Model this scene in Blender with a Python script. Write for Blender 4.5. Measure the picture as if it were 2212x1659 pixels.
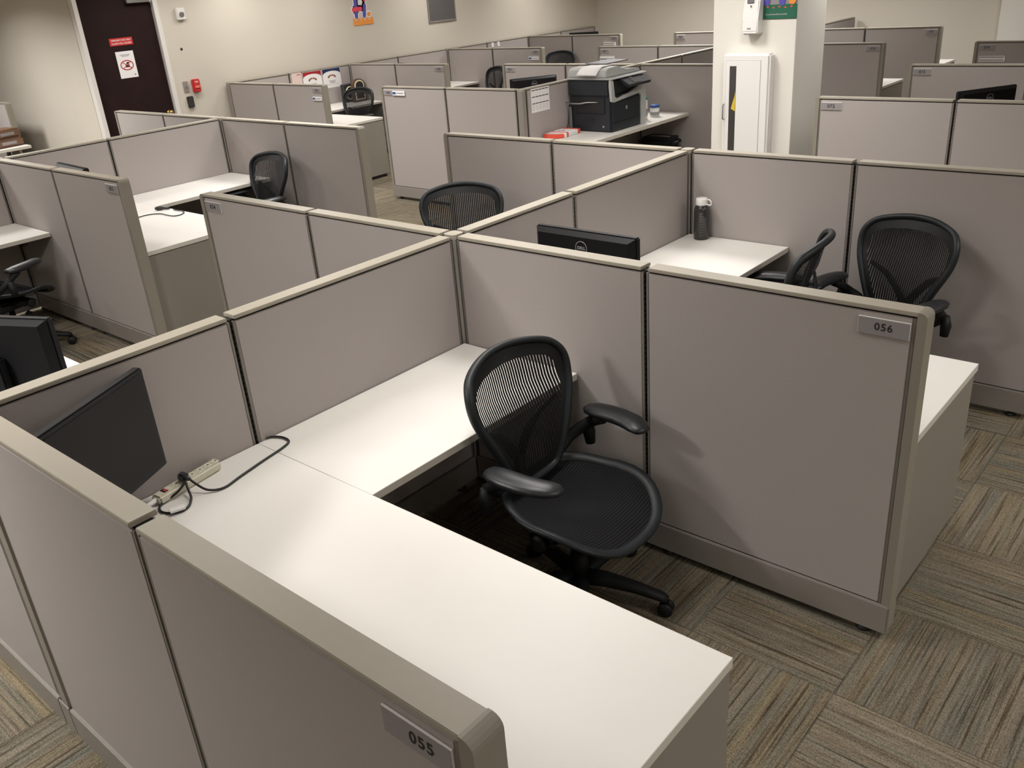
import bpy, bmesh, math, random
from mathutils import Vector, Matrix, Euler
PI = math.pi
random.seed(7)
S = bpy.context.scene
C = S.collection
for o in list(bpy.data.objects):
    bpy.data.objects.remove(o)

# ------------------------------------------------------------------ camera
cam = bpy.data.cameras.new('camera')
camo = bpy.data.objects.new('camera', cam); C.objects.link(camo)
R = Matrix(((0.75999148, -0.22202696, 0.61083302), (0.6458597, 0.36305514, -0.67160719), (-0.07265117, 0.90492817, 0.41931708)))
mw = R.to_4x4(); mw.translation = Vector((2.69457, -2.66158, 2.23679))
camo.matrix_world = mw
cam.sensor_fit = 'HORIZONTAL'; cam.sensor_width = 36.0
cam.lens = 36.0 * 1906.8 / 2212.0
cam.clip_start = 0.05; cam.clip_end = 100
S.camera = camo

# ------------------------------------------------------------------ world, exposure, lights
w = bpy.data.worlds.new('world'); S.world = w; w.use_nodes = True
w.node_tree.nodes['Background'].inputs[0].default_value = (1.0, 0.93, 0.86, 1)
w.node_tree.nodes['Background'].inputs[1].default_value = 0.02
S.view_settings.view_transform = 'Standard'
S.view_settings.look = 'None'
S.view_settings.gamma = 1.0
S.view_settings.use_curve_mapping = False
S.view_settings.exposure = -0.2
CEIL = 2.75
WARM = (1.0, 0.98, 0.95)
# recessed ceiling fixtures: (x, y, watts)
LAMPS = [(-9.6, -3.2, 14), (-9.4, 0.7, 62), (-8.3, -0.6, 26), (-7.2, 0.6, 64), (-7.2, 3.0, 17), (-7.4, 4.4, 13), (-7.2, 5.6, 13),
         (-7.2, 7.8, 17), (-7.2, 10.2, 17), (-6.0, -0.6, 42), (-4.8, -1.8, 9), (-4.8, 3.0, 40), (-4.8, 5.4, 20), (-4.8, 10.2, 108),
         (-3.6, -0.6, 11), (-3.6, 1.8, 29), (-3.6, 6.6, 45), (-3.6, 9.0, 22), (-2.4, 3.0, 13), (-2.4, 10.2, 48), (-1.2, -3.0, 99),
         (-1.2, 3.4, 24), (-1.2, 6.6, 5), (-0.6, -1.1, 8), (-0.6, 1.2, 17), (0.0, -4.2, 6), (0.15, 0.55, 15), (0.0, 3.0, 32),
         (0.0, 5.4, 15), (0.0, 10.2, 24), (0.6, -0.6, 13), (2.4, -4.2, 7), (3.6, -0.6, 18), (3.6, 1.8, 36), (4.8, -4.2, 30),
         (4.8, -1.8, 25), (4.8, 0.6, 6), (4.8, 3.0, 12)]
def lamp(x, y, pw):
    L = bpy.data.lights.new('ceiling_lamp', 'AREA'); L.shape = 'SQUARE'; L.size = 0.5
    L.energy = pw; L.color = WARM; L.spread = math.radians(150)
    o = bpy.data.objects.new('ceiling_lamp', L); C.objects.link(o)
    o.location = (x, y, CEIL - 0.012)
    return o

# ------------------------------------------------------------------ materials
MAT = {}
def nodes(name):
    m = bpy.data.materials.new(name); m.use_nodes = True
    return m, m.node_tree, m.node_tree.nodes['Principled BSDF']
def mat(name, col, rough=0.5, metal=0.0, noise=0.0, nscale=200.0, bump=0.0, spec=0.5, emit=None, coat=0.0):
    m, nt, b = nodes(name)
    b.inputs['Base Color'].default_value = (*col, 1)
    b.inputs['Roughness'].default_value = rough
    b.inputs['Metallic'].default_value = metal
    b.inputs['Specular IOR Level'].default_value = spec
    if coat: b.inputs['Coat Weight'].default_value = coat
    tc = nt.nodes.new('ShaderNodeTexCoord')
    n = nt.nodes.new('ShaderNodeTexNoise'); n.inputs['Scale'].default_value = nscale; n.inputs['Detail'].default_value = 3
    nt.links.new(tc.outputs['Object'], n.inputs['Vector'])
    mx = nt.nodes.new('ShaderNodeMix'); mx.data_type = 'RGBA'
    a = max(noise, 0.02)
    mx.inputs[6].default_value = (*[c * (1 - a) for c in col], 1)
    mx.inputs[7].default_value = (*[min(1, c * (1 + a)) for c in col], 1)
    nt.links.new(n.outputs['Fac'], mx.inputs[0]); nt.links.new(mx.outputs[2], b.inputs['Base Color'])
    if bump:
        bp = nt.nodes.new('ShaderNodeBump'); bp.inputs['Strength'].default_value = bump; bp.inputs['Distance'].default_value = 0.001
        nt.links.new(n.outputs['Fac'], bp.inputs['Height']); nt.links.new(bp.outputs['Normal'], b.inputs['Normal'])
    if emit:
        b.inputs['Emission Color'].default_value = (*emit[0], 1); b.inputs['Emission Strength'].default_value = emit[1]
    MAT[name] = m
    return m
mat('fabric', (0.40, 0.362, 0.345), 0.9, noise=0.10, nscale=350, bump=0.25, spec=0.2)
mat('trim', (0.37, 0.335, 0.275), 0.42, noise=0.03, nscale=30)
mat('trim_shaded', (0.27, 0.245, 0.20), 0.42, noise=0.03, nscale=30)  # darker copy of trim: shade on the panel ends put into the colour
mat('rail', (0.20, 0.18, 0.16), 0.45)
mat('kick', (0.27, 0.245, 0.22), 0.45, noise=0.03, nscale=20)
mat('black', (0.012, 0.012, 0.013), 0.5)
mat('dark', (0.03, 0.03, 0.032), 0.45)
mat('laminate', (0.76, 0.735, 0.695), 0.42, noise=0.02, nscale=4, spec=0.45)
mat('laminate_edge', (0.62, 0.58, 0.51), 0.5)
mat('cabinet', (0.25, 0.228, 0.192), 0.45, noise=0.02, nscale=10)
mat('wall', (0.62, 0.575, 0.50), 0.85, noise=0.02, nscale=60, bump=0.1)
mat('pillar', (0.78, 0.75, 0.69), 0.8, noise=0.02, nscale=60)
mat('ceiling', (0.78, 0.76, 0.72), 0.9)
mat('white', (0.82, 0.80, 0.78), 0.35)
mat('white_trim', (0.74, 0.71, 0.68), 0.45)
mat('paper', (0.84, 0.82, 0.82), 0.7)
mat('door', (0.020, 0.009, 0.009), 0.7, noise=0.3, nscale=5, spec=0.15)
mat('red', (0.55, 0.03, 0.03), 0.5)
mat('orange_red', (0.75, 0.09, 0.05), 0.5)
mat('orange', (0.85, 0.32, 0.06), 0.5)
mat('purple', (0.10, 0.085, 0.42), 0.5)
mat('pinkred', (0.80, 0.07, 0.11), 0.5)
mat('green', (0.02, 0.13, 0.075), 0.5)
mat('ink', (0.015, 0.015, 0.018), 0.6)
mat('grey_ink', (0.22, 0.21, 0.22), 0.6)
mat('blue', (0.03, 0.09, 0.30), 0.5)
mat('brass', (0.45, 0.30, 0.10), 0.3, metal=1.0)
mat('steel', (0.5, 0.5, 0.5), 0.35, metal=1.0)
mat('glass_dark', (0.06, 0.055, 0.055), 0.12, spec=0.6)
mat('yellow', (0.70, 0.50, 0.04), 0.6)
mat('sign_grey', (0.29, 0.265, 0.27), 0.5, spec=0.5)
mat('screen', (0.020, 0.019, 0.018), 0.55, spec=0.2)
mat('mon_black', (0.006, 0.006, 0.007), 0.5, spec=0.22)
mat('mon_edge', (0.010, 0.010, 0.012), 0.45, spec=0.3)
mat('chair_frame', (0.013, 0.016, 0.019), 0.48, spec=0.4)
mat('chair_plastic', (0.009, 0.010, 0.011), 0.55, spec=0.3)
mat('arm_vinyl', (0.016, 0.017, 0.020), 0.38, noise=0.15, nscale=300, bump=0.3)
mat('printer_grey', (0.46, 0.47, 0.46), 0.45)
mat('printer_dark', (0.016, 0.020, 0.026), 0.42)
mat('printer_screen', (0.10, 0.105, 0.11), 0.2)
mat('bottle', (0.035, 0.032, 0.032), 0.18, spec=0.6)
mat('marks', (0.30, 0.30, 0.30), 0.5)
mat('strip_ivory', (0.62, 0.59, 0.47), 0.4)
mat('cord', (0.012, 0.012, 0.012), 0.45)
mat('greybox', (0.17, 0.17, 0.175), 0.5)
mat('greyboard', (0.115, 0.11, 0.108), 0.6)
mat('boardframe', (0.25, 0.23, 0.21), 0.5)
mat('cardboard', (0.16, 0.085, 0.05), 0.6)
mat('cream', (0.80, 0.72, 0.48), 0.5)
mat('pinkpaper', (0.72, 0.56, 0.52), 0.7)
mat('brownink', (0.25, 0.09, 0.04), 0.6)
mat('wood_frame', (0.10, 0.055, 0.035), 0.5)
mat('navy', (0.012, 0.022, 0.085), 0.5)
mat('deep_red', (0.35, 0.015, 0.02), 0.5)
mat('teal', (0.02, 0.30, 0.22), 0.5)
mat('lampglow', (1, 1, 1), 0.5, emit=((1, 0.9, 0.8), 4))

def carpet():
    m, nt, b = nodes('carpet'); N = nt.nodes; L = nt.links
    b.inputs['Roughness'].default_value = 0.95; b.inputs['Specular IOR Level'].default_value = 0.1
    tc = N.new('ShaderNodeTexCoord')
    mp = N.new('ShaderNodeMapping'); L.new(tc.outputs['Object'], mp.inputs[0])
    mp.inputs['Location'].default_value = (-1.413, -0.155, 0); 
    sc = N.new('ShaderNodeVectorMath'); sc.operation = 'SCALE'; sc.inputs['Scale'].default_value = 1 / 0.531
    L.new(mp.outputs[0], sc.inputs[0])
    fl = N.new('ShaderNodeVectorMath'); fl.operation = 'FLOOR'; L.new(sc.outputs[0], fl.inputs[0])
    sep = N.new('ShaderNodeSeparateXYZ'); L.new(fl.outputs[0], sep.inputs[0])
    def mth(op, a, bb=None, c=None):
        n = N.new('ShaderNodeMath'); n.operation = op
        for i, v in enumerate((a, bb, c)):
            if v is None: continue
            if isinstance(v, (int, float)): n.inputs[i].default_value = v
            else: L.new(v, n.inputs[i])
        return n.outputs[0]
    par = mth('MODULO', mth('ADD', mth('ADD', sep.outputs[0], sep.outputs[1]), 100.0), 2.0)   # 0/1
    par = mth('GREATER_THAN', par, 0.5)
    sp = N.new('ShaderNodeSeparateXYZ'); L.new(mp.outputs[0], sp.inputs[0])
    # u runs across the stripes, v along
    def mix(a, bb, f):
        n = N.new('ShaderNodeMix'); n.data_type = 'FLOAT'; L.new(f, n.inputs[0]); L.new(a, n.inputs[2]); L.new(bb, n.inputs[3]); return n.outputs[0]
    # tile (0,-1) has stripes along X (u = y) : parity of (-1) -> 1
    u = mix(sp.outputs[0], sp.outputs[1], par)
    v = mix(sp.outputs[1], sp.outputs[0], par)
    wn = N.new('ShaderNodeTexWhiteNoise'); wn.noise_dimensions = '3D'; L.new(fl.outputs[0], wn.inputs['Vector'])
    off = mth('MULTIPLY', wn.outputs['Value'], 37.0)
    uo = mth('ADD', u, off)
    cv = N.new('ShaderNodeCombineXYZ'); L.new(uo, cv.inputs[0]); L.new(mth('MULTIPLY', v, 0.02), cv.inputs[1])
    def noise(vec, scale, detail, rough=0.5):
        n = N.new('ShaderNodeTexNoise'); n.inputs['Scale'].default_value = scale; n.inputs['Detail'].default_value = detail; n.inputs['Roughness'].default_value = rough
        L.new(vec, n.inputs['Vector']); return n.outputs['Fac']
    n1 = noise(cv.outputs[0], 40, 2)
    n2 = noise(cv.outputs[0], 95, 2, 0.65)
    n3 = noise(cv.outputs[0], 14, 1)
    def ramp(f, stops):
        r = N.new('ShaderNodeValToRGB'); L.new(f, r.inputs[0]); e = r.color_ramp.elements
        while len(e) < len(stops): e.new(0.5)
        for el, (p, c) in zip(e, stops): el.position = p; el.color = (*c, 1)
        return r.outputs[0]
    base = ramp(n1, [(0.26, (0.245, 0.20, 0.15)), (0.40, (0.21, 0.18, 0.135)), (0.5, (0.275, 0.235, 0.18)), (0.6, (0.205, 0.195, 0.155)), (0.74, (0.255, 0.212, 0.148))])
    dark = ramp(n2, [(0.34, (0.36, 0.32, 0.28)), (0.46, (0.85, 0.84, 0.82)), (0.60, (1.0, 1.0, 1.0)), (0.74, (1.22, 1.2, 1.18))])
    tint = ramp(n3, [(0.30, (0.94, 0.97, 0.99)), (0.5, (1.02, 1, .98)), (0.70, (1.08, 1.02, 0.86))])
    def mul(a, bb):
        n = N.new('ShaderNodeMix'); n.data_type = 'RGBA'; n.blend_type = 'MULTIPLY'; n.inputs[0].default_value = 1; L.new(a, n.inputs[6]); L.new(bb, n.inputs[7]); return n.outputs[2]
    cc = mul(mul(base, dark), tint)
    cv2 = N.new('ShaderNodeCombineXYZ'); L.new(mth('MULTIPLY', uo, 330.0), cv2.inputs[0]); L.new(mth('MULTIPLY', v, 190.0), cv2.inputs[1])
    vo = N.new('ShaderNodeTexVoronoi'); vo.inputs['Scale'].default_value = 1.0; L.new(cv2.outputs[0], vo.inputs['Vector'])
    loops = ramp(vo.outputs['Distance'], [(0.1, (1.25, 1.25, 1.25)), (0.75, (0.62, 0.62, 0.62))])
    tile_r = N.new('ShaderNodeMapRange'); L.new(wn.outputs['Value'], tile_r.inputs[0]); tile_r.inputs[3].default_value = 0.88; tile_r.inputs[4].default_value = 1.12
    cc = mul(cc, loops); cc = mul(cc, tile_r.outputs[0])
    # tile seams
    fr = N.new('ShaderNodeVectorMath'); fr.operation = 'FRACTION'; L.new(sc.outputs[0], fr.inputs[0])
    s2 = N.new('ShaderNodeSeparateXYZ'); L.new(fr.outputs[0], s2.inputs[0])
    mn = mth('MINIMUM', mth('MINIMUM', s2.outputs[0], mth('SUBTRACT', 1.0, s2.outputs[0])), mth('MINIMUM', s2.outputs[1], mth('SUBTRACT', 1.0, s2.outputs[1])))
    seam = ramp(mn, [(0.0, (0.55, 0.55, 0.55)), (0.009, (1, 1, 1))])
    cc = mul(cc, seam)
    L.new(cc, b.inputs['Base Color'])
    bp = N.new('ShaderNodeBump'); bp.inputs['Strength'].default_value = 0.6; bp.inputs['Distance'].default_value = 0.003
    L.new(vo.outputs['Distance'], bp.inputs['Height']); bp.invert = True; L.new(bp.outputs['Normal'], b.inputs['Normal'])
    MAT['carpet'] = m
carpet()

def mesh_mat(name, stripe, period, gap, col, axis=1):
    """woven suspension: opaque strands with see-through gaps between them"""
    m, nt, b = nodes(name); N = nt.nodes; L = nt.links
    b.inputs['Base Color'].default_value = (*col, 1); b.inputs['Roughness'].default_value = 0.75; b.inputs['Specular IOR Level'].default_value = 0.15
    tc = N.new('ShaderNodeTexCoord'); s = N.new('ShaderNodeSeparateXYZ'); L.new(tc.outputs['Object'], s.inputs[0])
    md = N.new('ShaderNodeMath'); md.operation = 'PINGPONG'; md.inputs[1].default_value = period / 2; L.new(s.outputs[axis], md.inputs[0])
    gt = N.new('ShaderNodeMath'); gt.operation = 'GREATER_THAN'; gt.inputs[1].default_value = (period / 2) * (1 - gap); L.new(md.outputs[0], gt.inputs[0])
    if stripe:
        md2 = N.new('ShaderNodeMath'); md2.operation = 'PINGPONG'; md2.inputs[1].default_value = 0.0012; L.new(s.outputs[2], md2.inputs[0])
        inv = N.new('ShaderNodeMath'); inv.operation = 'SUBTRACT'; inv.inputs[0].default_value = 1.0; L.new(gt.outputs[0], inv.inputs[1])
        L.new(inv.outputs[0], b.inputs['Alpha'])
    else:
        bp = N.new('ShaderNodeBump'); bp.inputs['Strength'].default_value = 0.7; bp.inputs['Distance'].default_value = 0.002
        L.new(md.outputs[0], bp.inputs['Height']); L.new(bp.outputs['Normal'], b.inputs['Normal'])
        mr = N.new('ShaderNodeMix'); mr.data_type = 'RGBA'; L.new(gt.outputs[0], mr.inputs[0])
        mr.inputs[6].default_value = (*[c * 1.35 for c in col], 1); mr.inputs[7].default_value = (*[c * 0.35 for c in col], 1)
        L.new(mr.outputs[2], b.inputs['Base Color'])
    MAT[name] = m
mesh_mat('back_mesh', True, 0.0125, 0.29, (0.012, 0.012, 0.013))
mesh_mat('seat_mesh', False, 0.011, 0.45, (0.011, 0.011, 0.0125), axis=0)
mesh_mat('slots', False, 0.022, 0.62, (0.05, 0.045, 0.04), axis=2)

# ------------------------------------------------------------------ mesh helpers
class MB:
    def __init__(s): s.bm = bmesh.new(); s.mi = 0
    def box(s, x0, x1, y0, y1, z0, z1, bev=0.0, seg=1, mi=None, mtx=None):
        r = bmesh.ops.create_cube(s.bm, size=1)
        vs = r['verts']
        bmesh.ops.scale(s.bm, vec=(x1 - x0, y1 - y0, z1 - z0), verts=vs)
        bmesh.ops.translate(s.bm, vec=((x0 + x1) / 2, (y0 + y1) / 2, (z0 + z1) / 2), verts=vs)
        fs = set(f for v in vs for f in v.link_faces)
        if bev > 0:
            es = list(set(e for v in vs for e in v.link_edges))
            rr = bmesh.ops.bevel(s.bm, geom=es, offset=bev, segments=seg, affect='EDGES', clamp_overlap=True)
            fs = set(rr['faces']) | set(f for f in fs if f.is_valid)
            vs = list(set(v for f in fs for v in f.verts))
        for f in fs: f.material_index = s.mi if mi is None else mi
        if mtx is not None: bmesh.ops.transform(s.bm, matrix=mtx, verts=vs)
        return s
    def tube(s, pts, r, seg=10, closed=False, flat=1.0, caps=True, mi=None, up=None):
        pts = [Vector(p) for p in pts]; n = len(pts)
        rs = r if isinstance(r, (list, tuple)) else [r] * n
        rings = []; prev = None
        for i in range(n):
            if closed: d = pts[(i + 1) % n] - pts[i - 1]
            else: d = pts[min(i + 1, n - 1)] - pts[max(i - 1, 0)]
            d.normalize()
            if prev is None:
                a = Vector(up) if up else (Vector((0, 0, 1)) if abs(d.z) < 0.9 else Vector((1, 0, 0)))
            else: a = prev
            a = (a - d * a.dot(d));
            if a.length < 1e-6: a = Vector((1, 0, 0)) - d * d.x
            a.normalize(); prev = a; b = d.cross(a)
            rings.append([s.bm.verts.new(pts[i] + a * math.cos(2 * PI * k / seg) * rs[i] * flat + b * math.sin(2 * PI * k / seg) * rs[i]) for k in range(seg)])
        m = n if closed else n - 1
        for i in range(m):
            A, B = rings[i], rings[(i + 1) % n]
            for k in range(seg):
                f = s.bm.faces.new((A[k], A[(k + 1) % seg], B[(k + 1) % seg], B[k])); f.smooth = True; f.material_index = s.mi if mi is None else mi
        if caps and not closed:
            for rg in (rings[0][::-1], rings[-1]):
                f = s.bm.faces.new(rg); f.material_index = s.mi if mi is None else mi
        return s
    def lathe(s, prof, seg=24, mi=None, mtx=None, smooth=True):
        """prof: list of (r, z)"""
        rings = []; allv = []
        for r, z in prof:
            if r < 1e-6: v = s.bm.verts.new((0, 0, z)); rings.append([v]); allv.append(v)
            else:
                rg = [s.bm.verts.new((r * math.cos(2 * PI * k / seg), r * math.sin(2 * PI * k / seg), z)) for k in range(seg)]
                rings.append(rg); allv += rg
        for A, B in zip(rings, rings[1:]):
            for k in range(seg):
                k2 = (k + 1) % seg
                if len(A) == 1 and len(B) == 1: continue
                if len(A) == 1: vs = (A[0], B[k2], B[k])
                elif len(B) == 1: vs = (A[k], A[k2], B[0])
                else: vs = (A[k], A[k2], B[k2], B[k])
                f = s.bm.faces.new(vs); f.smooth = smooth; f.material_index = s.mi if mi is None else mi
        if mtx is not None: bmesh.ops.transform(s.bm, matrix=mtx, verts=allv)
        return s
    def prism(s, pts, h, axis='z', base=0.0, bev=0.0, mi=None, mtx=None):
        """polygon in a plane, pushed along axis"""
        def mk(a, b, c): return {'z': (a, b, c), 'y': (a, c, b), 'x': (c, a, b)}[axis]
        lo = [s.bm.verts.new(mk(a, b, base)) for a, b in pts]; hi = [s.bm.verts.new(mk(a, b, base + h)) for a, b in pts]
        fs = [s.bm.faces.new(lo), s.bm.faces.new(hi[::-1])]
        n = len(pts)
        for i in range(n): fs.append(s.bm.faces.new((lo[i], hi[i], hi[(i + 1) % n], lo[(i + 1) % n])))
        for f in fs: f.material_index = s.mi if mi is None else mi
        vs = lo + hi
        if bev:
            es = list(set(e for f in fs for e in f.edges)); rr = bmesh.ops.bevel(s.bm, geom=es, offset=bev, segments=2, affect='EDGES', clamp_overlap=True)
            for f in rr['faces']: f.material_index = s.mi if mi is None else mi
            vs = list(set(v for f in rr['faces'] for v in f.verts) | set(v for v in vs if v.is_valid))
        if mtx is not None: bmesh.ops.transform(s.bm, matrix=mtx, verts=vs)
        return s
    def grid(s, fn, nu, nv, thick=0.0, mi=None):
        """surface fn(u,v)->xyz for u,v in 0..1"""
        g = [[s.bm.verts.new(fn(i / nu, j / nv)) for j in range(nv + 1)] for i in range(nu + 1)]
        for i in range(nu):
            for j in range(nv):
                f = s.bm.faces.new((g[i][j], g[i + 1][j], g[i + 1][j + 1], g[i][j + 1])); f.smooth = True; f.material_index = s.mi if mi is None else mi
        return s
    def xf(s, mtx):
        bmesh.ops.transform(s.bm, matrix=mtx, verts=s.bm.verts); return s
    def build(s, name, mats, parent=None, loc=None, rotz=None, label=None, recalc=True):
        if recalc: bmesh.ops.recalc_face_normals(s.bm, faces=s.bm.faces)
        me = bpy.data.meshes.new(name); s.bm.to_mesh(me); s.bm.free()
        for k in (mats if isinstance(mats, (list, tuple)) else [mats]): me.materials.append(MAT[k])
        o = bpy.data.objects.new(name, me); C.objects.link(o)
        if parent: o.parent = parent
        if loc is not None: o.location = loc
        if rotz is not None: o.rotation_euler = (0, 0, rotz)
        if label: o['label'] = label
        return o
def thing(name, label, cat, loc=(0, 0, 0), rotz=0.0, group=None):
    o = bpy.data.objects.new(name, None); C.objects.link(o); o.empty_display_size = 0.1
    o.location = loc; o.rotation_euler = (0, 0, rotz); o['label'] = label; o['category'] = cat
    if group: o['group'] = group
    return o
def tag(o, label, cat, group=None):
    o['label'] = label; o['category'] = cat
    if group: o['group'] = group
    return o
def struct(o): o['kind'] = 'structure'; return o
def copy_tree(o, parent=None):
    c = o.copy(); C.objects.link(c)
    if parent: c.parent = parent
    for ch in list(o.children): copy_tree(ch, c)
    return c
def text_mesh(txt, size, mtx, bold=0.0, extrude=0.0006, align='CENTER', shear=0.0, sx=1.0, space=1.0):
    """lettering as a mesh whose text runs along local +X and faces local -Y after mtx"""
    cu = bpy.data.curves.new('lettering', 'FONT'); cu.body = txt; cu.size = size; cu.align_x = align; cu.align_y = 'CENTER'
    cu.offset = bold * size; cu.extrude = extrude; cu.shear = shear; cu.resolution_u = 4; cu.space_character = space
    t = bpy.data.objects.new('lettering', cu); me = bpy.data.meshes.new_from_object(t)
    bpy.data.objects.remove(t); bpy.data.curves.remove(cu)
    me.transform(Matrix.Diagonal((sx, 1, 1, 1)))
    me.transform(Matrix.Rotation(PI / 2, 4, 'X')); me.transform(mtx)
    return me
def lettering(txt, size, mtx, m, parent, name='lettering', **k):
    me = text_mesh(txt, size, mtx, **k); me.materials.clear(); me.materials.append(MAT[m])
    o = bpy.data.objects.new(name, me); C.objects.link(o); o.parent = parent
    return o
T = Matrix.Translation
def RZ(a): return Matrix.Rotation(a, 4, 'Z')
def RX(a): return Matrix.Rotation(a, 4, 'X')
def RY(a): return Matrix.Rotation(a, 4, 'Y')

# ------------------------------------------------------------------ the room
H = 1.236; DESK = 0.737
XW = -8.1
struct(MB().box(-13, 7, -7, 13, -0.12, 0).build('floor', 'carpet'))
struct(MB().box(-13, 7, -7, 13, CEIL, CEIL + 0.1).build('ceiling', 'ceiling'))
struct(MB().box(XW - 0.2, XW, 3.38, 12.6, 0, CEIL).box(XW - 0.2, XW, 2.355, 3.38, 2.44, CEIL).build('wall_back', 'wall'))
struct(MB().box(-8.62, XW - .08, 2.355, 2.42, 0, CEIL).build('wall_return', 'wall'))
struct(MB().box(-13, -8.62, 2.42, 2.60, 0, CEIL).build('wall_left', 'wall'))
struct(MB().box(XW - 0.2, -0.9, 12.5, 12.7, 0, CEIL).build('wall_far', 'wall'))
struct(MB().box(-0.9, 7.0, 12.3, 12.7, 0, CEIL).build('wall_right', 'pillar'))
struct(MB().box(6.9, 7.0, -7, 12.3, 0, CEIL).build('wall_east', 'wall'))
struct(MB().box(-13, 7, -7.1, -7, 0, CEIL).build('wall_behind', 'wall'))
struct(MB().box(-13.1, -13, -7, 2.5, 0, CEIL).build('wall_west', 'wall'))
# pillar
PY = 4.5
struct(MB().box(-1.215, -0.485, PY, PY + 0.57, 0, CEIL, bev=0.004).build('pillar', 'pillar'))

def lamp_body(x, y):
    t = thing('ceiling_light', 'square recessed ceiling light above the cubicles', 'ceiling light', (x, y, CEIL - 0.01), 0, 'recessed ceiling lights')
    MB().box(-.31, .31, -.31, -.28, -.012, .008).box(-.31, .31, .28, .31, -.012, .008).box(-.31, -.28, -.28, .28, -.012, .008).box(.28, .31, -.28, .28, -.012, .008).build('frame', 'white', t)
    MB().box(-.28, .28, -.28, .28, 0.0, .006).build('diffuser', 'lampglow', t)
for x, y, pw in LAMPS:
    lamp(x, y, pw); lamp_body(x, y)

# ------------------------------------------------------------------ cubicle panels
def panel(ax, a0, a1, c, label, p0=False, p1=False, e0=False, e1=False, h=H):
    """one wall section from a0 to a1 along axis ax at the cross position c; p0/p1: a post stands at that end, e0/e1: free end"""
    s = 0.040 if p0 else 0.0; e = (a1 - a0) - (0.040 if p1 else 0.0)
    t = thing('cubicle_panel', label, 'partition', ((a0, c, 0) if ax == 'x' else (c, a0, 0)), (0 if ax == 'x' else PI / 2))
    fs, fe = s, e
    if e0: fs = s + 0.026
    if e1: fe = e - 0.026
    # core and end rails
    b = MB()
    b.box(fs, fe, -.020, .020, 0.05, h - .014, mi=0)
    for k0, k1 in ((fs + .0065, fs + .0145), (fe - .0145, fe - .0065)):
        for sg in (-1, 1):
            b.box(k0, k1, min(sg * .020, sg * .030), max(sg * .020, sg * .030), .15, h - .020, mi=1)
    for k0, k1 in ((fs + .003, fs + .0064), (fe - .0064, fe - .003)):
        for sg in (-1, 1):
            b.box(k0, k1, min(sg * .020, sg * .026), max(sg * .020, sg * .026), .15, h - .03, mi=2)
    b.build('frame', ['black', 'rail', 'slots'], t)
    for sg in (-1, 1):
        MB().box(fs + .0155, fe - .0155, min(sg * .0205, sg * .031), max(sg * .0205, sg * .031), .152, h - .021, bev=.003, seg=2).build('fabric_tile', 'fabric', t)
    g0 = 0.015 if p0 else (.028 if e0 else 0.0145); g1 = 0.015 if p1 else (.028 if e1 else 0.0145)
    MB().box(s + g0, e - g1, -.0335, .0335, h - .014, h - (.0004 if (e0 or e1) else 0), bev=.0018, seg=2).build('top_cap', 'trim', t)
    for sg in (-1, 1):
        xa, xb = s + .002, e - .002
        MB().box(xa, xb, min(sg * .022, sg * .040), max(sg * .022, sg * .040), .032, .148, bev=.003, seg=2).build('kick_plate', 'kick', t)
    for q in (s + .09, e - .09):
        MB().lathe([(0, 0), (.026, 0), (.028, .008), (.012, .014), (.008, .06), (0, .06)], 12, mtx=T((q, 0, 0))).build('foot', 'black', t)
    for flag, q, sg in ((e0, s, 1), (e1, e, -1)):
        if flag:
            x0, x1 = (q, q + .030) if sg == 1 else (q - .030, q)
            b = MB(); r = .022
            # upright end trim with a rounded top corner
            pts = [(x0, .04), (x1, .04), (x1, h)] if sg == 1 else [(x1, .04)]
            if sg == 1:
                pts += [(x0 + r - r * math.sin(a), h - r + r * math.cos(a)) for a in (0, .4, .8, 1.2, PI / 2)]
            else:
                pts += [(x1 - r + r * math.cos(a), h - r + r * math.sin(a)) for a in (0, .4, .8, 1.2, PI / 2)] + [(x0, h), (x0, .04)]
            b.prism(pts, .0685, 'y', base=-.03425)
            b.build('end_trim', 'trim_shaded', t)
    return t
def post(x, y, label, dirs='ENWS', h=H):
    t = thing('connector_post', label, 'post', (x, y, 0))
    r = .0335; c = .008
    oct_ = [(r, -r + c), (r, r - c), (r - c, r), (-r + c, r), (-r, r - c), (-r, -r + c), (-r + c, -r), (r - c, -r)]
    b = MB().prism(oct_, h - .02 - .03, 'z', base=.03)
    b.build('column', 'kick', t)
    b = MB()
    for d, q in (('E', (.0, .0398, -.019, .019)), ('W', (-.0398, .0, -.019, .019)), ('N', (-.019, .019, .0, .0398)), ('S', (-.019, .019, -.0398, .0))):
        if d in dirs: b.box(*q, .04, h - .02)
    b.build('seam_liner', 'black', t)
    MB().prism([(a * 1.06, b_ * 1.06) for a, b_ in ((r, -r + .013), (r, r - .013), (r - .013, r), (-r + .013, r), (-r, r - .013), (-r, -r + .013), (-r + .013, -r), (r - .013, -r))], .022, 'z', base=h - .021, bev=.0015).build('post_cap', 'trim', t)
    MB().lathe([(0, 0), (.022, 0), (.022, .01), (.01, .015), (.01, .05), (0, .05)], 12).build('foot', 'black', t)
    if dirs == 'EWN': MB().box(-.0375, .0375, -.0400, -.0340, .032, .148, bev=.002).build('kick_plate', 'kick', t)

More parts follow.
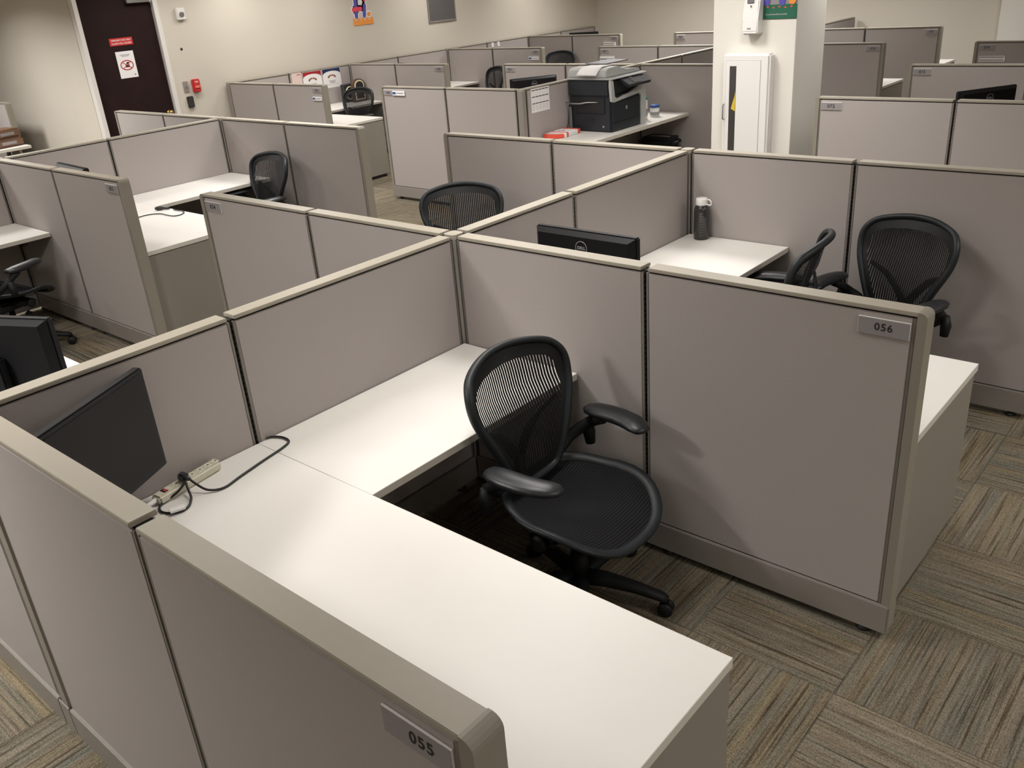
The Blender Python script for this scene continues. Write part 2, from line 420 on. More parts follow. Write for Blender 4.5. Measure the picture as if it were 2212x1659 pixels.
M = 1.0; E = 1.99
def wing(y, xs, d, labels, post_at_spine=True, segs=(1, 2), pref_end=True):
    """two sections from the spine at xs in direction d (+1/-1); labels for section 1 (at the spine) and 2 (free end)"""
    if 1 in segs:
        if d > 0: panel('x', xs, xs + M, y, labels[0], p0=post_at_spine)
        else: panel('x', xs - M, xs, y, labels[0], p1=post_at_spine)
    if 2 in segs:
        if d > 0: panel('x', xs + M, xs + E, y, labels[1], e1=True)
        else: panel('x', xs - E, xs - M, y, labels[1], e0=True)
XA, XB, XC, XM = -4.92, -3.06, -8.04, 1.87
Y4, Y6, Y8, Y10 = 4.13, 6.18, 8.235, 10.29
wing(-2.0, 0, 1, ('grey partition section at the lower left corner, between post and black top joint', 'grey partition section nearest the camera at the bottom, with the 055 plate'))
wing(-2.0, 0, -1, ('sliver of grey partition at the bottom left edge beyond the narrow post',), segs=(1,))
wing(0.0, 0, 1, ('grey partition section right behind the foreground mesh chair', 'large grey partition section in the right foreground, with the 056 plate'))
wing(0.0, 0, -1, ('grey partition section just left of the central crossing post', 'grey partition section right of the cabinet side and corded worktop, with the 054 plate'))
wing(2.0, 0, 1, ('grey partition section behind the dark water bottle', 'grey partition section behind the mesh chair at the right edge, reaching the aisle'))
wing(2.0, 0, -1, ('grey partition section in front of the copier table', 'grey partition section directly behind the lone chair back in the middle'))
wing(2.0, XA, 1, ('short looking grey partition section behind the chair at the corner desk left of centre', 'grey partition section with the round chair shadow on its face'))
wing(2.0, XA, -1, ('grey partition section right of the door foot, second from its free end', 'grey partition section whose free end stands in front of the brown door'))
wing(0.0, XA, 1, ('grey partition section at the left edge above the small worktop and chair seat', 'grey partition section left of the corded corner worktop, with the 053 plate'))
wing(Y4, XB, -1, ('grey partition section just left of the calendar corner', 'tall grey partition section standing in the aisle centre, blue blocked strip beside its plate'), post_at_spine=True)
wing(Y6, XB, -1, ('grey partition section just behind the copier top, left side', 'light grey partition section directly behind the round logo monitor left of the copier'))
wing(Y6, XB, 1, ('grey partition section to the right behind the copier, ending at the white pillar',), segs=(1,))
wing(Y8, XB, -1, ('grey partition section cut by a sloping panel top left of the pillar', 'grey partition section above the copier lid with plate and white strip'))
wing(Y10, XB, -1, ('far grey partition section half hidden by the white pillar', 'farthest grey partition section directly left of the pillar, plate at its left corner'))
wing(Y8, XB, 1, ('dark grey partition section hidden by the pillar', 'darkest grey partition section directly right of the pillar'))
wing(Y10, XB, 1, ('far grey partition section peeking out right of the pillar top', 'far grey partition section right of the pillar with a worktop end at its right'))
wing(Y4, XM, -1, ('grey partition section at the right edge in front of the logo monitor', 'light grey partition section just right of the pillar foot, clear 072 plate'), post_at_spine=False)
wing(Y6, XM, -1, (None, 'grey partition section behind the logo monitor at the right edge'), segs=(2,))
wing(Y8, XM, -1, (None, 'far brownish grey partition section with a torn paper strip at the right edge'), segs=(2,))
wing(Y4, XC, 1, ('grey partition section right of the fire alarm pull station', 'grey partition section left of the chair and ring box, with plate and name strip'))
wing(Y6, XC, 1, ('grey partition section behind the chair in front of the ring box', 'grey partition section with a thin black monitor top above it'))
wing(Y8, XC, 1, ('grey partition section above the small worktop end and narrow chair', 'far grey partition section left of a rounded chair back, plate and strip at right'))
wing(Y10, XC, 1, ('far grey partition section right of the two white paper tabs', 'far grey partition section under the farthest monitor, with a blank white strip'))
panel('x', -11.2, -9.82, 2.03, 'grey partition end at the far left above the brown box', e1=True)
# spines
panel('y', -2.0, -1.155, 0, 'spine partition section behind the black monitor in the nearest cubicle', p0=True)
panel('y', -1.155, 0, 0, 'long spine partition section above the nearest corner desk, left of the central crossing post', p1=True)
panel('y', 0, .84, 0, 'spine partition section just beyond the central crossing post, left of the tilted monitor', p0=True)
panel('y', .84, 2.0, 0, 'spine partition section left of the water bottle, behind the monitor back', p1=True)
panel('y', -1.15, 0, XA, 'pinkish sliver of spine partition at the left edge above the small desk', p1=True)
panel('y', 0, .88, XA, 'spine partition section at the left, behind the dark monitor top of cubicle 053', p0=True)
panel('y', .88, 2.0, XA, 'spine partition section above the white corner desk of cubicle 053', p1=True)
panel('y', Y4, Y4 + .95, XB, 'spine partition section carrying the wall calendar beside the copier', p0=True)
panel('y', Y4 + .95, Y6, XB, 'spine partition section hidden behind the copier', p1=True)
panel('y', Y6, Y6 + .9, XB, 'spine partition section with a sloping top just right above the copier', p0=True)
panel('y', Y6 + .9, Y8, XB, 'spine partition section with a sloping top meeting the left side of the pillar', p1=True)
panel('y', Y8, Y8 + .9, XB, 'spine partition section hidden behind the pillar, nearer of two', p0=True)
panel('y', Y8 + .9, Y10, XB, 'spine partition section hidden behind the pillar, farther of two', p1=True)
panel('y', Y10, 12.42, XB, 'far spine partition section whose sloping top shows right of the pillar', p0=True)
for k, (ya, yb) in enumerate(((Y4, Y6), (Y6, Y8), (Y8, Y10), (Y10, 12.3))):
    lab = (('wall side partition section at the near end of the wall row', 'wall side partition section holding the red and the blue certificates'),
           ('wall side partition section above the 061 cubicle far wing, nearer half', 'wall side partition section behind the small dark monitor top'),
           ('wall side partition section beyond the 062 cubicle, nearer half', 'wall side partition section with two white paper tabs on its top'),
           ('wall side partition section beyond the 064 wing, nearer half', 'last wall side partition section ending near the room corner'))[k]
    panel('y', ya, ya + .93, XC, lab[0], p0=True)
    panel('y', ya + .93, yb, XC, lab[1], p1=(k < 3), e1=(k == 3))
for x, y, l, dd in ((0, -2, 'narrow partition post at the lower left with panels on both sides', 'EWN'), (0, 0, 'partition post at the central four way crossing', 'ENWS'),
                (0, 2, 'partition post at the crossing left of the water bottle', 'EWS'), (XA, 0, 'partition post at the left edge above the small desk', 'ENWS'),
                (XA, 2, 'partition post behind the corner desk of cubicle 053', 'EWS'), (XB, Y4, 'corner partition post beside the calendar', 'WN'),
                (XB, Y6, 'partition post just right of the copier screen', 'ENWS'), (XB, Y8, 'partition post hidden behind the left part of the pillar', 'ENWS'), (XB, Y10, 'far partition post hidden behind the pillar', 'ENWS'),
                (XC, Y4, 'partition post at the near end of the row along the back wall', 'EN'), (XC, Y6, 'partition post on the back wall row right of the certificates', 'ENS'),
                (XC, Y8, 'partition post on the back wall row above the small worktop end', 'ENS'), (XC, Y10, 'partition post on the back wall row right of the two paper tabs', 'ENS')):
    post(x, y, l, dd)

# ------------------------------------------------------------------ worktops and pedestals
def desk_set(xs, y0, y1, d, tag_, near=None, side=None, ped=None, near_d=.845, side_d=.67):
    def bx(a, b): return (min(xs + d * a, xs + d * b), max(xs + d * a, xs + d * b))
    yn = y0 + near_d
    def top(x0, x1, ya, yb, name, lab):
        t = thing(name, lab, 'desk', (x0, ya, DESK))
        b = MB().box(0, x1 - x0, 0, yb - ya, -.030, 0, bev=.0015, mi=0)
        for f in b.bm.faces:
            if abs(f.normal.z) < .5: f.material_index = 1
        b.build('worktop', ['laminate', 'laminate_edge'], t)
        return t
    if near:
        x0, x1 = bx(.035, 1.96)
        t = top(x0, x1, y0 + .036, yn, 'worktop_desk', near)
        for q in (.3, (x1 - x0) / 2):
            MB().box(q, q + .03, .0, .45, -.034 - .05, -.0305).build('bracket', 'dark', t)
    if side:
        x0, x1 = bx(.035, side_d)
        t = top(x0, x1, yn + .001, y1 - .036, 'worktop_desk', side)
        for q in (.10, (y1 - yn) - .20):
            MB().box(.0, x1 - x0 - .12, q, q + .03, -.034 - .05, -.0305).build('bracket', 'dark', t)
    if ped:
        x0, x1 = bx(1.52, 1.952)
        t = thing('file_pedestal', ped, 'cabinet', ((x0 + x1) / 2, y0 + .045, 0))
        wd = (x1 - x0) / 2; dp = near_d - .052
        MB().box(-wd, wd, 0, dp, .04, DESK - .036, bev=.002).build('body', 'cabinet', t)
        MB().box(-wd + .02, wd - .02, .03, dp - .02, .0, .04).build('plinth', 'black', t)
        zz = [(.06, .34), (.345, .52), (.525, DESK - .045)]
        for a, b_ in zz:
            f = MB().box(-wd + .004, wd - .004, dp + .001, dp + .019, a, b_, bev=.002).build('drawer', 'cabinet', t)
            MB().box(-.06, .06, dp + .019, dp + .028, b_ - .045, b_ - .030, bev=.002).build('handle', 'steel', f)
        MB().lathe([(0, 0), (.008, 0), (.008, .006), (0, .006)], 10, mtx=T((wd - .05, dp + .019, DESK - .06)) @ RX(-PI / 2)).build('lock', 'steel', t)
desk_set(0, -2, 0, 1, '055', 'wide white worktop nearest the camera behind the 055 partition', 'white worktop along the spine behind the foreground mesh chair', 'grey pedestal cabinet under the nearest white worktop end', side_d=.672)
desk_set(0, 0, 2, 1, '056', 'white worktop of cubicle 056 sticking out past its partition into the aisle', 'white worktop under the water bottle', 'grey pedestal cabinet under the worktop end behind the 056 partition')
desk_set(0, -2, 0, -1, 'w', 'white worktop with only a bright corner visible at left, under the dark monitor back', None)
desk_set(0, 0, 2, -1, '054', 'white worktop behind the partition next to the lone middle chair', 'white worktop hidden behind the spine left of the tilted monitor')
desk_set(XA, 0, 2, 1, '053', 'white worktop with a loose power cord in cubicle 053', 'white worktop along the spine reaching the chair in cubicle 053', 'grey pedestal cabinet with a plain side under the 053 worktop')
desk_set(XA, -2, 0, 1, '052', None, 'small pinkish white worktop corner at the left edge')
desk_set(XC, Y4, Y6, 1, '061', 'white worktop sticking out between the 061 and 065 partitions', 'white worktop along the back wall below the certificates', 'grey pedestal cabinet with drawer handles under the 061 worktop')
desk_set(XC, Y6, Y8, 1, '062', 'white worktop under the thin black monitor top of the wall row', 'small white worktop end below the 063 wing')
desk_set(XC, Y10, 12.3, 1, '064', 'far worktop hidden under the farthest monitor', None)
desk_set(XB, Y4, Y6, -1, '065', 'white worktop behind the tall aisle partition with blue blocked strip', 'white worktop hidden behind the copier corner')
desk_set(XM, Y4, Y6, -1, '072', 'white worktop under the logo monitor at the right edge', None)
desk_set(XB, Y8, Y10, 1, '070', 'small white worktop end between the 070 and 073 partitions', None, 'dark grey pedestal cabinet under the worktop end left of the 073 partition')
desk_set(XB, Y10, 12.3, 1, '071', 'far white worktop end right of the 071 partition', None, 'far pedestal cabinet under the worktop end right of the 071 partition')
# copier table
t = thing('copier_table', 'long off white shelf worktop carrying the copier', 'desk', (XB + .035, Y4 + .0, DESK))
b = MB().box(0, .64, -.02, 2.01, -.035, 0, bev=.0015)
for f in b.bm.faces:
    if abs(f.normal.z) < .5: f.material_index = 1
b.build('worktop', ['laminate', 'laminate_edge'], t)
for q in (.35, 1.0, 1.7): MB().box(0, .5, q, q + .03, -.09, -.036).build('bracket', 'dark', t)
# far left desk
t = thing('worktop_desk', 'cream worktop at the far left edge carrying the brown boxes', 'desk', (-10.05, .7, DESK))
b = MB().box(0, .67, 0, 1.29, -.035, 0, bev=.0015)
for f in b.bm.faces:
    if abs(f.normal.z) < .5: f.material_index = 1
b.build('worktop', ['laminate', 'laminate_edge'], t)
for q in ((.05, .05), (.58, .05), (.05, 1.2), (.58, 1.2)): MB().box(q[0], q[0] + .04, q[1], q[1] + .04, -DESK, -.036).build('leg', 'dark', t)
#PART2
# ------------------------------------------------------------------ mesh office chair (faces local +X)
def interp(tab, z):
    for (a, p), (b, q) in zip(tab, tab[1:]):
        if z <= b:
            t = max(0, (z - a) / (b - a)); t = t * t * (3 - 2 * t) * .35 + t * .65
            return p + (q - p) * t
    return tab[-1][1]
BW = [(.47, .10), (.50, .125), (.56, .156), (.63, .184), (.70, .216), (.77, .248), (.83, .267), (.875, .271), (.91, .264), (.94, .244), (.96, .216), (.975, .168), (.983, .10), (.985, 0.0)]
def bw(z): return interp(BW, z)
def bx_(y, z):
    return -.205 - .115 * ((z - .5) / .5) + .045 * math.sin(PI * min(1, max(0, (z - .48) / .35))) * .6 + .055 * (abs(y) / .265) ** 2 - 3.0 * max(0, z - .90) ** 2
def seat_w(x):
    u = (x - .01) / .262
    return .262 * max(0.0, 1 - abs(u) ** 2.7) ** (1 / 2.7)
def seat_z(x, y):
    z = .452 - .010 * (1 - (y / .26) ** 2)
    if x > .06: z -= .060 * ((x - .06) / .2) ** 2
    z += .022 * (abs(y) / .26) ** 3 * (1 if x > 0 else 1)
    if x < -.02: z += .075 * ((-.02 - x) / .23) ** 1.6 * (abs(y) / .26) ** .8
    return z
def smooth_loop(pts, n=3):
    for _ in range(n):
        q = []
        for i in range(len(pts)):
            a, b = Vector(pts[i]), Vector(pts[(i + 1) % len(pts)]); q += [a * .75 + b * .25, a * .25 + b * .75]
        pts = q
    return pts
def make_chair(label):
    t = thing('mesh_office_chair', label, 'chair')
    # back frame loop
    zs = [.49, .53, .59, .65, .71, .77, .82, .87, .91, .94, .96]
    right = [(bw(z), z) for z in zs]
    loop = [(.0, .476)] + right + [(.150, .976), (.075, .987), (0, .990), (-.075, .987), (-.150, .976)] + [(-a, z) for a, z in right[::-1]]
    pts = smooth_loop([(bx_(y, z), y, z) for y, z in loop], 2)
    MB().tube(pts, .015, 10, closed=True, flat=1.25, up=(1, 0, 0)).build('back_frame', 'chair_frame', t)
    # membrane: dense border and slit centre
    half = [(0, .485), (.085, .488)] + [(bw(z) - .004, z) for z in [.50 + .0225 * k for k in range(21)]] + [(.160, .970), (.08, .980), (0, .983)]
    ring = half + [(-a, z) for a, z in half[-2:0:-1]]
    def P3(y, z, d=0.0): return (bx_(y, z) - .010 * (1 - min(1, (y / max(.05, bw(z))) ** 2)) + .003 + d, y, z)
    def inner(y, z): return (y * .86, .535 + (z - .485) * .80)
    def mem(border):
        b = MB(); n = len(ring); rows = []
        steps = [1.0, .5, 0.0] if border else [1.0, .8, .6, .4, .2, .0]
        for f_ in steps:
            row = []
            for y, z in ring:
                yi, zi = inner(y, z)
                if border: q = (yi + (y - yi) * f_, zi + (z - zi) * f_)
                else: q = (yi * f_, zi)       # shrink sideways to a centre line: keeps slits straight
                row.append(b.bm.verts.new(P3(*q)))
            rows.append(row)
        for A, B in zip(rows, rows[1:]):
            for k in range(n):
                vs = [A[k], A[(k + 1) % n], B[(k + 1) % n], B[k]]
                try: b.bm.faces.new(vs).smooth = True
                except ValueError: pass
        bmesh.ops.remove_doubles(b.bm, verts=b.bm.verts, dist=1e-5)
        bmesh.ops.dissolve_degenerate(b.bm, dist=1e-6, edges=b.bm.edges)
        return b
    mem(True).build('back_border', 'chair_plastic', t, recalc=False)
    mem(False).build('back_mesh', 'back_mesh', t, recalc=False)
    # rear Y support
    b = MB()
    b.tube([(-.10, 0, .375), (-.20, 0, .40), (-.262, 0, .47), (-.272, 0, .56)], [.03, .03, .026, .026], 10, flat=.7)
    for s in (-1, 1):
        b.tube([(-.272, s * .005, .55), (-.275, s * .06, .63), (-.262, s * .125, .70), (-.235, s * .200, .745)], [.024, .022, .018, .012], 8, flat=.6, up=(1, 0, 0))
    b.build('back_support', 'chair_plastic', t)
    # seat
    n = 48; loop = []
    for k in range(n):
        a = 2 * PI * k / n
        ca, sa = math.cos(a), math.sin(a); e = 2 / 2.7
        x = .01 + .262 * math.copysign(abs(ca) ** e, ca); y = .262 * math.copysign(abs(sa) ** e, sa)
        if x < 0: y *= 1 - .16 * (-x / .25)
        loop.append((x, y, seat_z(x, y)))
    MB().tube(loop, .024, 12, closed=True, flat=.55, up=(0, 0, 1)).build('seat_frame', 'chair_frame', t)
    def f(u, v):
        x = -.250 + .520 * v; w_ = seat_w(x) * (1 - .16 * max(0, -x / .25)); y = (2 * u - 1) * w_
        return (x, y, seat_z(x, y) + .006 - .020 * (1 - (2 * u - 1) ** 2) * (1 - (2 * v - 1) ** 4))
    MB().grid(f, 20, 26).build('seat', 'seat_mesh', t, recalc=False)
    # mechanism, column
    b = MB()
    b.box(-.15, .10, -.10, .10, .335, .405, bev=.02, seg=3)
    b.box(-.06, .06, -.225, .225, .375, .405, bev=.012, seg=2)
    b.build('tilt_mechanism', 'chair_plastic', t)
    for s in (-1, 1):
        MB().lathe([(0, 0), (.030, 0), (.034, .006), (.034, .014), (.022, .022), (.012, .024), (0, .024)], 20, mtx=T((.0, s * .225, .39)) @ RX(-s * PI / 2)).build('tilt_knob', 'chair_plastic', t)
    MB().lathe([(0, .09), (.034, .09), (.034, .22), (.020, .225), (.020, .345), (0, .345)], 18).build('gas_column', 'chair_plastic', t)
    for s in (-1, 1):
        pad = [(-.165, s * .290), (-.150, s * .292), (-.115, s * .297), (-.06, s * .300), (0, s * .297), (.05, s * .288), (.095, s * .270), (.125, s * .252), (.138, s * .244)]
        MB().tube([(x, y, .668 - .10 * max(0, x - .02) ** 1.5) for x, y in pad], [.012, .034, .047, .051, .051, .050, .046, .034, .012], 16, flat=.48, up=(0, 0, 1)).build('arm_pad', 'arm_vinyl', t)
        MB().tube([(-.215, s * .135, .47), (-.225, s * .19, .505), (-.215, s * .245, .545), (-.175, s * .285, .585), (-.12, s * .296, .625), (-.08, s * .298, .648)], [.020, .025, .026, .025, .026, .030], 10, flat=.8).tube([(-.165, s * .305, .60), (-.165, s * .315, .55), (-.16, s * .315, .50)], [.02, .026, .020], 8).build('arm_stem', 'chair_plastic', t)
    for k in range(5):
        a = 2 * PI * k / 5 + .31
        m = RZ(a)
        b = MB().tube([(.02, 0, .105), (.10, 0, .112), (.22, 0, .100), (.325, 0, .078), (.345, 0, .070)], [.038, .036, .028, .023, .016], 10, flat=.8)
        leg = b.xf(m).build('leg', 'chair_plastic', t)
        b = MB()
        for s in (-1, 1):
            b.lathe([(0, -.010), (.024, -.010), (.029, -.004), (.029, .004), (.024, .010), (0, .010)], 18, mtx=T((.338, s * .016, .0295)) @ RX(PI / 2))
        b.box(.32, .35, -.006, .006, .03, .07)
        b.xf(m).build('caster', 'chair_plastic', leg)
    return t
chairs = [
    (.965, -.455, 0, 'black mesh office chair in the nearest cubicle, seat and armrests fully in view'),
    (1.27, 1.60, 251, 'black mesh office chair facing the camera beside the aisle, against the right hand partition'),
    (.78, 1.355, 189, 'black mesh office chair seen edge on between the bottle desk and the other chair'),
    (-1.27, 1.35, 314, 'black mesh office chair showing only its wide back above the central partitions'),
    (-4.00, 1.55, 268, 'black mesh office chair turned sideways at the 053 corner desk'),
    (-4.04, -.53, 108, 'black office chair at the left edge with its seat front under the small desk'),
    (-7.08, 5.24, 277, 'black office chair in the 061 cubicle in front of the ring light box'),
    (-6.82, 7.66, 249, 'narrow looking black office chair in the 062 cubicle, left of the monitor back'),
    (-7.12, 9.85, 283, 'black office chair showing its rounded back between the 063 and 067 signs'),
    (-6.50, 1.51, 262, 'office chair with only the curved top edge showing above the spine near the door'),
]
ch0 = make_chair(chairs[0][3])
for i, (x, y, a, l) in enumerate(chairs):
    c = ch0 if i == 0 else copy_tree(ch0)
    c.location = (x, y, 0); c.rotation_euler = (0, 0, math.radians(a)); c['label'] = l; c['group'] = 'black mesh office chairs'

# ------------------------------------------------------------------ monitors (screen faces local +X)
def make_monitor(label, wd=.54, hh=.335):
    t = thing('computer_monitor', label, 'monitor', (0, 0, DESK))
    zc = .295; y2 = wd / 2; h2 = hh / 2
    # thin front slab, narrower rear bulge with sloping shoulders
    MB().box(-.022, .012, -y2, y2, zc - h2, zc + h2, bev=.006, seg=2).build('case', 'mon_edge', t)
    b = MB()
    A = [(-.022, -y2 + .004, zc - h2 + .004), (-.022, y2 - .004, zc - h2 + .004), (-.022, y2 - .004, zc + h2 - .004), (-.022, -y2 + .004, zc + h2 - .004)]
    B = [(-.046, -y2 + .030, zc - h2 + .03), (-.046, y2 - .030, zc - h2 + .03), (-.046, y2 - .030, zc + h2 - .022), (-.046, -y2 + .030, zc + h2 - .022)]
    va = [b.bm.verts.new(p) for p in A]; vb = [b.bm.verts.new(p) for p in B]
    b.bm.faces.new(va); b.bm.faces.new(vb)
    for i in range(4): b.bm.faces.new((va[i], va[(i + 1) % 4], vb[(i + 1) % 4], vb[i]))
    bk = b.build('back_shell', 'mon_black', t)
    MB().box(.0115, .0135, -y2 + .018, y2 - .018, zc - h2 + .024, zc + h2 - .016).build('screen', 'screen', t)
    b = MB(); 
    for a0 in (0,):
        b.tube([(-.0475, .030 * math.cos(k * PI / 16), zc + .098 + .030 * math.sin(k * PI / 16)) for k in range(32)], .0016, 6, closed=True)
    b.build('logo_ring', 'marks', bk)
    lettering('DELL', .0185, T((-.0470, 0, zc + .098)) @ RZ(-PI / 2), 'marks', bk, name='logo_letters', bold=.03, sx=1.05)
    MB().box(-.085, -.045, -.045, .045, .06, zc + .02, bev=.008, seg=2).build('stand_neck', 'mon_black', t)
    MB().lathe([(0, 0), (.115, 0), (.118, .006), (.112, .012), (.03, .018), (0, .018)], 32, mtx=T((-.055, 0, .0005)) @ Matrix.Diagonal((.8, 1.05, 1, 1))).build('stand_base', 'mon_black', t)
    MB().box(-.08, -.05, -.03, .03, .01, .08, bev=.004).build('stand_foot', 'mon_black', t)
    return t
mons = [
    (.203, -1.746, 27, 'dark monitor seen from its screen side in the nearest cubicle'),
    (.43, .395, 90, 'black monitor back with round logo rising behind the nearest cross partition'),
    (-.945, -1.58, 115, 'large black monitor back cut by the left edge of the photo'),
    (-3.85, 5.28, 147, 'black monitor back with round logo left of the copier'),
    (.84, 4.98, 148, 'black monitor back with round logo behind the 072 partition'),
    (-4.13, .215, 86, 'grey topped monitor edge peeking over the 053 partition'),
    (-7.15, 6.50, 70, 'thin black monitor top peeking over the 062 partition'),
    (-7.55, 11.30, 112, 'farthest black monitor back near the room corner'),
]
m0 = make_monitor(mons[1][3])
for i, (x, y, a, l) in enumerate(mons):
    c = make_monitor(l, .47, .35) if i == 0 else (m0 if i == 1 else copy_tree(m0))
    c.location = (x, y, DESK + .001); c.rotation_euler = (0, 0, math.radians(a)); c['label'] = l; c['group'] = 'black desk monitors'
    if i in (5, 6): c.rotation_euler = (0, 0, math.radians(a))

# ------------------------------------------------------------------ number signs and name strips
def sign(num, x0, yf, label, wd=.158, ht=.056, z0=1.143, off=0.0, ts=.034):
    t = thing('number_sign', label, 'sign', (x0, yf, z0))
    MB().box(0, wd, -.0045, -.0005, 0, ht, bev=.0005).build('holder', 'white', t)
    MB().box(.0015, wd - .002, -.0058, -.0046, .0012, ht - .0022).build('insert', 'sign_grey', t)
    lettering(num, ts, T((wd / 2 + off, -.0064, ht / 2)), 'ink', t, name='digits', bold=.012, extrude=.0003, space=1.15)
def strip(x0, z0, wd, ht, yf, label, logo=True, tone='grey_ink', rows=1, ragged=False):
    t = thing('name_strip', label, 'sign', (x0, yf, z0))
    if ragged:
        MB().prism([(0, 0), (wd * .97, 0), (wd, ht * .5), (wd * .96, ht), (.0, ht * .93), (.006, ht * .5)], .003, 'y', base=-.006).build('card', 'paper', t)
    else:
        MB().box(0, wd, -.014, -.006, 0, ht, bev=.0006).box(wd * .3, wd * .7, -.006, -.0005, ht * .2, ht * .8).build('card', 'paper', t)
    yy = -.0148 if not ragged else -.0066
    b = MB(); x = .008
    if logo:
        MB().box(.004, wd * .27, yy, yy + .0008, ht * .25, ht * .75).build('logo_block', 'blue', t); x = wd * .31
    rr = random.Random(int(abs(x0) * 100))
    for r in range(rows):
        zc = ht * ((r + .5) / rows if rows > 1 else .5); xx = x
        while xx < wd - .02:
            l = rr.uniform(.004, .009); b.box(xx, min(xx + l, wd - .012), yy, yy + .0006, zc - ht * .10, zc + ht * .10); xx += l + .0022
    b.build('printed_name', tone, t)
F = .0315
PLATES = {'055': 'grey number plate with a white edge at the bottom of the photo, reading 055', '056': 'grey number plate reading 056 in the right foreground',
          '054': 'grey number plate reading 054 beside the corded worktop', '053': 'grey number plate at left on the partition beside the cabinet side, reading 053',
          '065': 'grey number plate directly left of the blue blocked name strip', '066': 'grey number plate above the logo monitor left of the copier',
          '067': 'grey number plate above the white strip behind the copier', '068': 'faint grey number plate immediately left of the pillar',
          '070': 'dark grey number plate closest to the pillar on its right side', '071': 'dim grey number plate on the farthest partition right of the pillar',
          '072': 'clear grey number plate reading 072 right of the pillar', '073': 'grey number plate above and left of the right edge monitor',
          '074': 'dim grey number plate above the torn paper strip', '061': 'grey number plate above a white strip, left of the ring box chair',
          '062': 'lone grey number plate on the wall row partition in front of a narrow chair', '063': 'small grey number plate above a strip, left of the rounded far chair back',
          '064': 'faint grey number plate above the blank white strip under the farthest monitor'}
for num, y, xs, d in (('055', -2.0, 0, 1), ('056', 0, 0, 1), ('054', 0, 0, -1), ('053', 0, XA, 1), ('065', Y4, XB, -1), ('066', Y6, XB, -1), ('067', Y8, XB, -1), ('068', Y10, XB, -1),
                      ('070', Y8, XB, 1), ('071', Y10, XB, 1), ('072', Y4, XM, -1), ('073', Y6, XM, -1), ('074', Y8, XM, -1),
                      ('061', Y4, XC, 1), ('062', Y6, XC, 1), ('063', Y8, XC, 1), ('064', Y10, XC, 1)):
    x0 = xs + E - .045 - .158 if d > 0 else xs - E + .045
    sign(num, x0, y - F, PLATES[num], off=.012 if num == '055' else .0)
strip(XC + E - .215, 1.058, .165, .044, Y4 - F, 'white name strip with dark blue block under the 061 plate')
strip(XB - E + .20, 1.145, .19, .050, Y4 - F, 'white name strip with blue block right of the 065 plate')
strip(XC + E - .255, 1.062, .19, .046, Y8 - F, 'white name strip under the 063 plate')
strip(XC + E - .33, 1.050, .235, .062, Y10 - F, 'blank looking white name strip under the 064 plate', logo=False, rows=2)
strip(XB - E + .045, 1.035, .25, .072, Y8 - F, 'white name strip with one dark line under the 067 plate', logo=False, tone='ink')
strip(XM - E + .06, 1.030, .26, .060, Y8 - F, 'torn white paper strip with two faint lines under the 074 plate', logo=False, rows=2, ragged=True)
MAT['greyink'] = MAT['grey_ink']

# ------------------------------------------------------------------ door and things on the back wall
d_ = struct(MB().box(XW - .075, XW - .03, 2.425, 3.325, .01, 2.40).build('door_1', 'door'))
fr = MB().box(XW - .08, XW + .015, 2.360, 2.415, 0, 2.46, bev=.004).box(XW - .10, XW + .015, 3.335, 3.395, 0, 2.46, bev=.004).box(XW - .10, XW + .015, 2.415, 3.335, 2.405, 2.46).build('trim_2', 'white_trim'); struct(fr)
MB().lathe([(0, 0), (.03, 0), (.03, .008), (.012, .012), (.012, .035), (.028, .045), (.03, .06), (.018, .072), (0, .074)], 20, mtx=T((XW - .03, 3.255, .985)) @ RY(PI / 2)).build('door_knob', 'brass', d_)
MB().box(XW - .03, XW + .04, 3.0, 3.31, 2.262, 2.33, bev=.006).tube([(XW + .02, 3.29, 2.27), (XW + .05, 3.30, 2.262)], .018, 8).build('door_closer', 'steel', d_)
# red exit sign: wall faces +X, letters run along +Y
WALLX = RZ(PI / 2)
t = thing('exit_sign', 'small red sign with white letters on the brown door', 'sign', (XW - .029, 2.85, 1.858))
MB().box(0, .003, -.145, .145, -.042, .042, bev=.001).build('plate', 'red', t)
lettering('EMERGENCY EXIT ONLY', .026, T((.0036, 0, .016)) @ WALLX, 'white', t, bold=.01, sx=.86)
lettering('ALARM WILL SOUND', .026, T((.0036, 0, -.019)) @ WALLX, 'white', t, bold=.01)
t = thing('paper_notice', 'white paper with a red crossed circle taped to the brown door', 'notice', (XW - .029, 2.855, 1.60))
MB().box(0, .002, -.112, .112, -.150, .150).build('sheet', 'paper', t)
b = MB().tube([(.0035, .078 * math.cos(k * PI / 20), -.005 + .052 * math.sin(k * PI / 20)) for k in range(40)], .006, 6, closed=True, flat=.3, up=(1, 0, 0))
b.tube([(.0035, -.055, .032), (.0035, .055, -.042)], .0045, 6, flat=.3, up=(1, 0, 0)).tube([(.0035, .055, .032), (.0035, -.055, -.042)], .0035, 6, flat=.3, up=(1, 0, 0)); b.build('prohibition_ring', 'red', t)
MB().box(.0022, .0030, -.020, .030, -.030, .000).box(.0022, .0030, .000, .035, .003, .022, mtx=RX(.3)).build('pictogram', 'ink', t)
b = MB(); b.box(.0021, .0028, -.062, .062, .108, .114); b.box(.0021, .0028, -.045, .050, .094, .100); b.box(.0021, .0028, .07, .085, -.125, -.108); b.build('printed_lines', 'grey_ink', t)
t = thing('alarm_strobe', 'white fire alarm strobe on the wall right of the door', 'alarm', (XW, 3.665, 2.10))
MB().box(0, .045, -.058, .058, -.070, .070, bev=.008, seg=2).build('housing', 'white', t)
MB().box(.045, .068, -.030, .030, -.030, .020, bev=.008, seg=2).build('lens', 'steel', t)
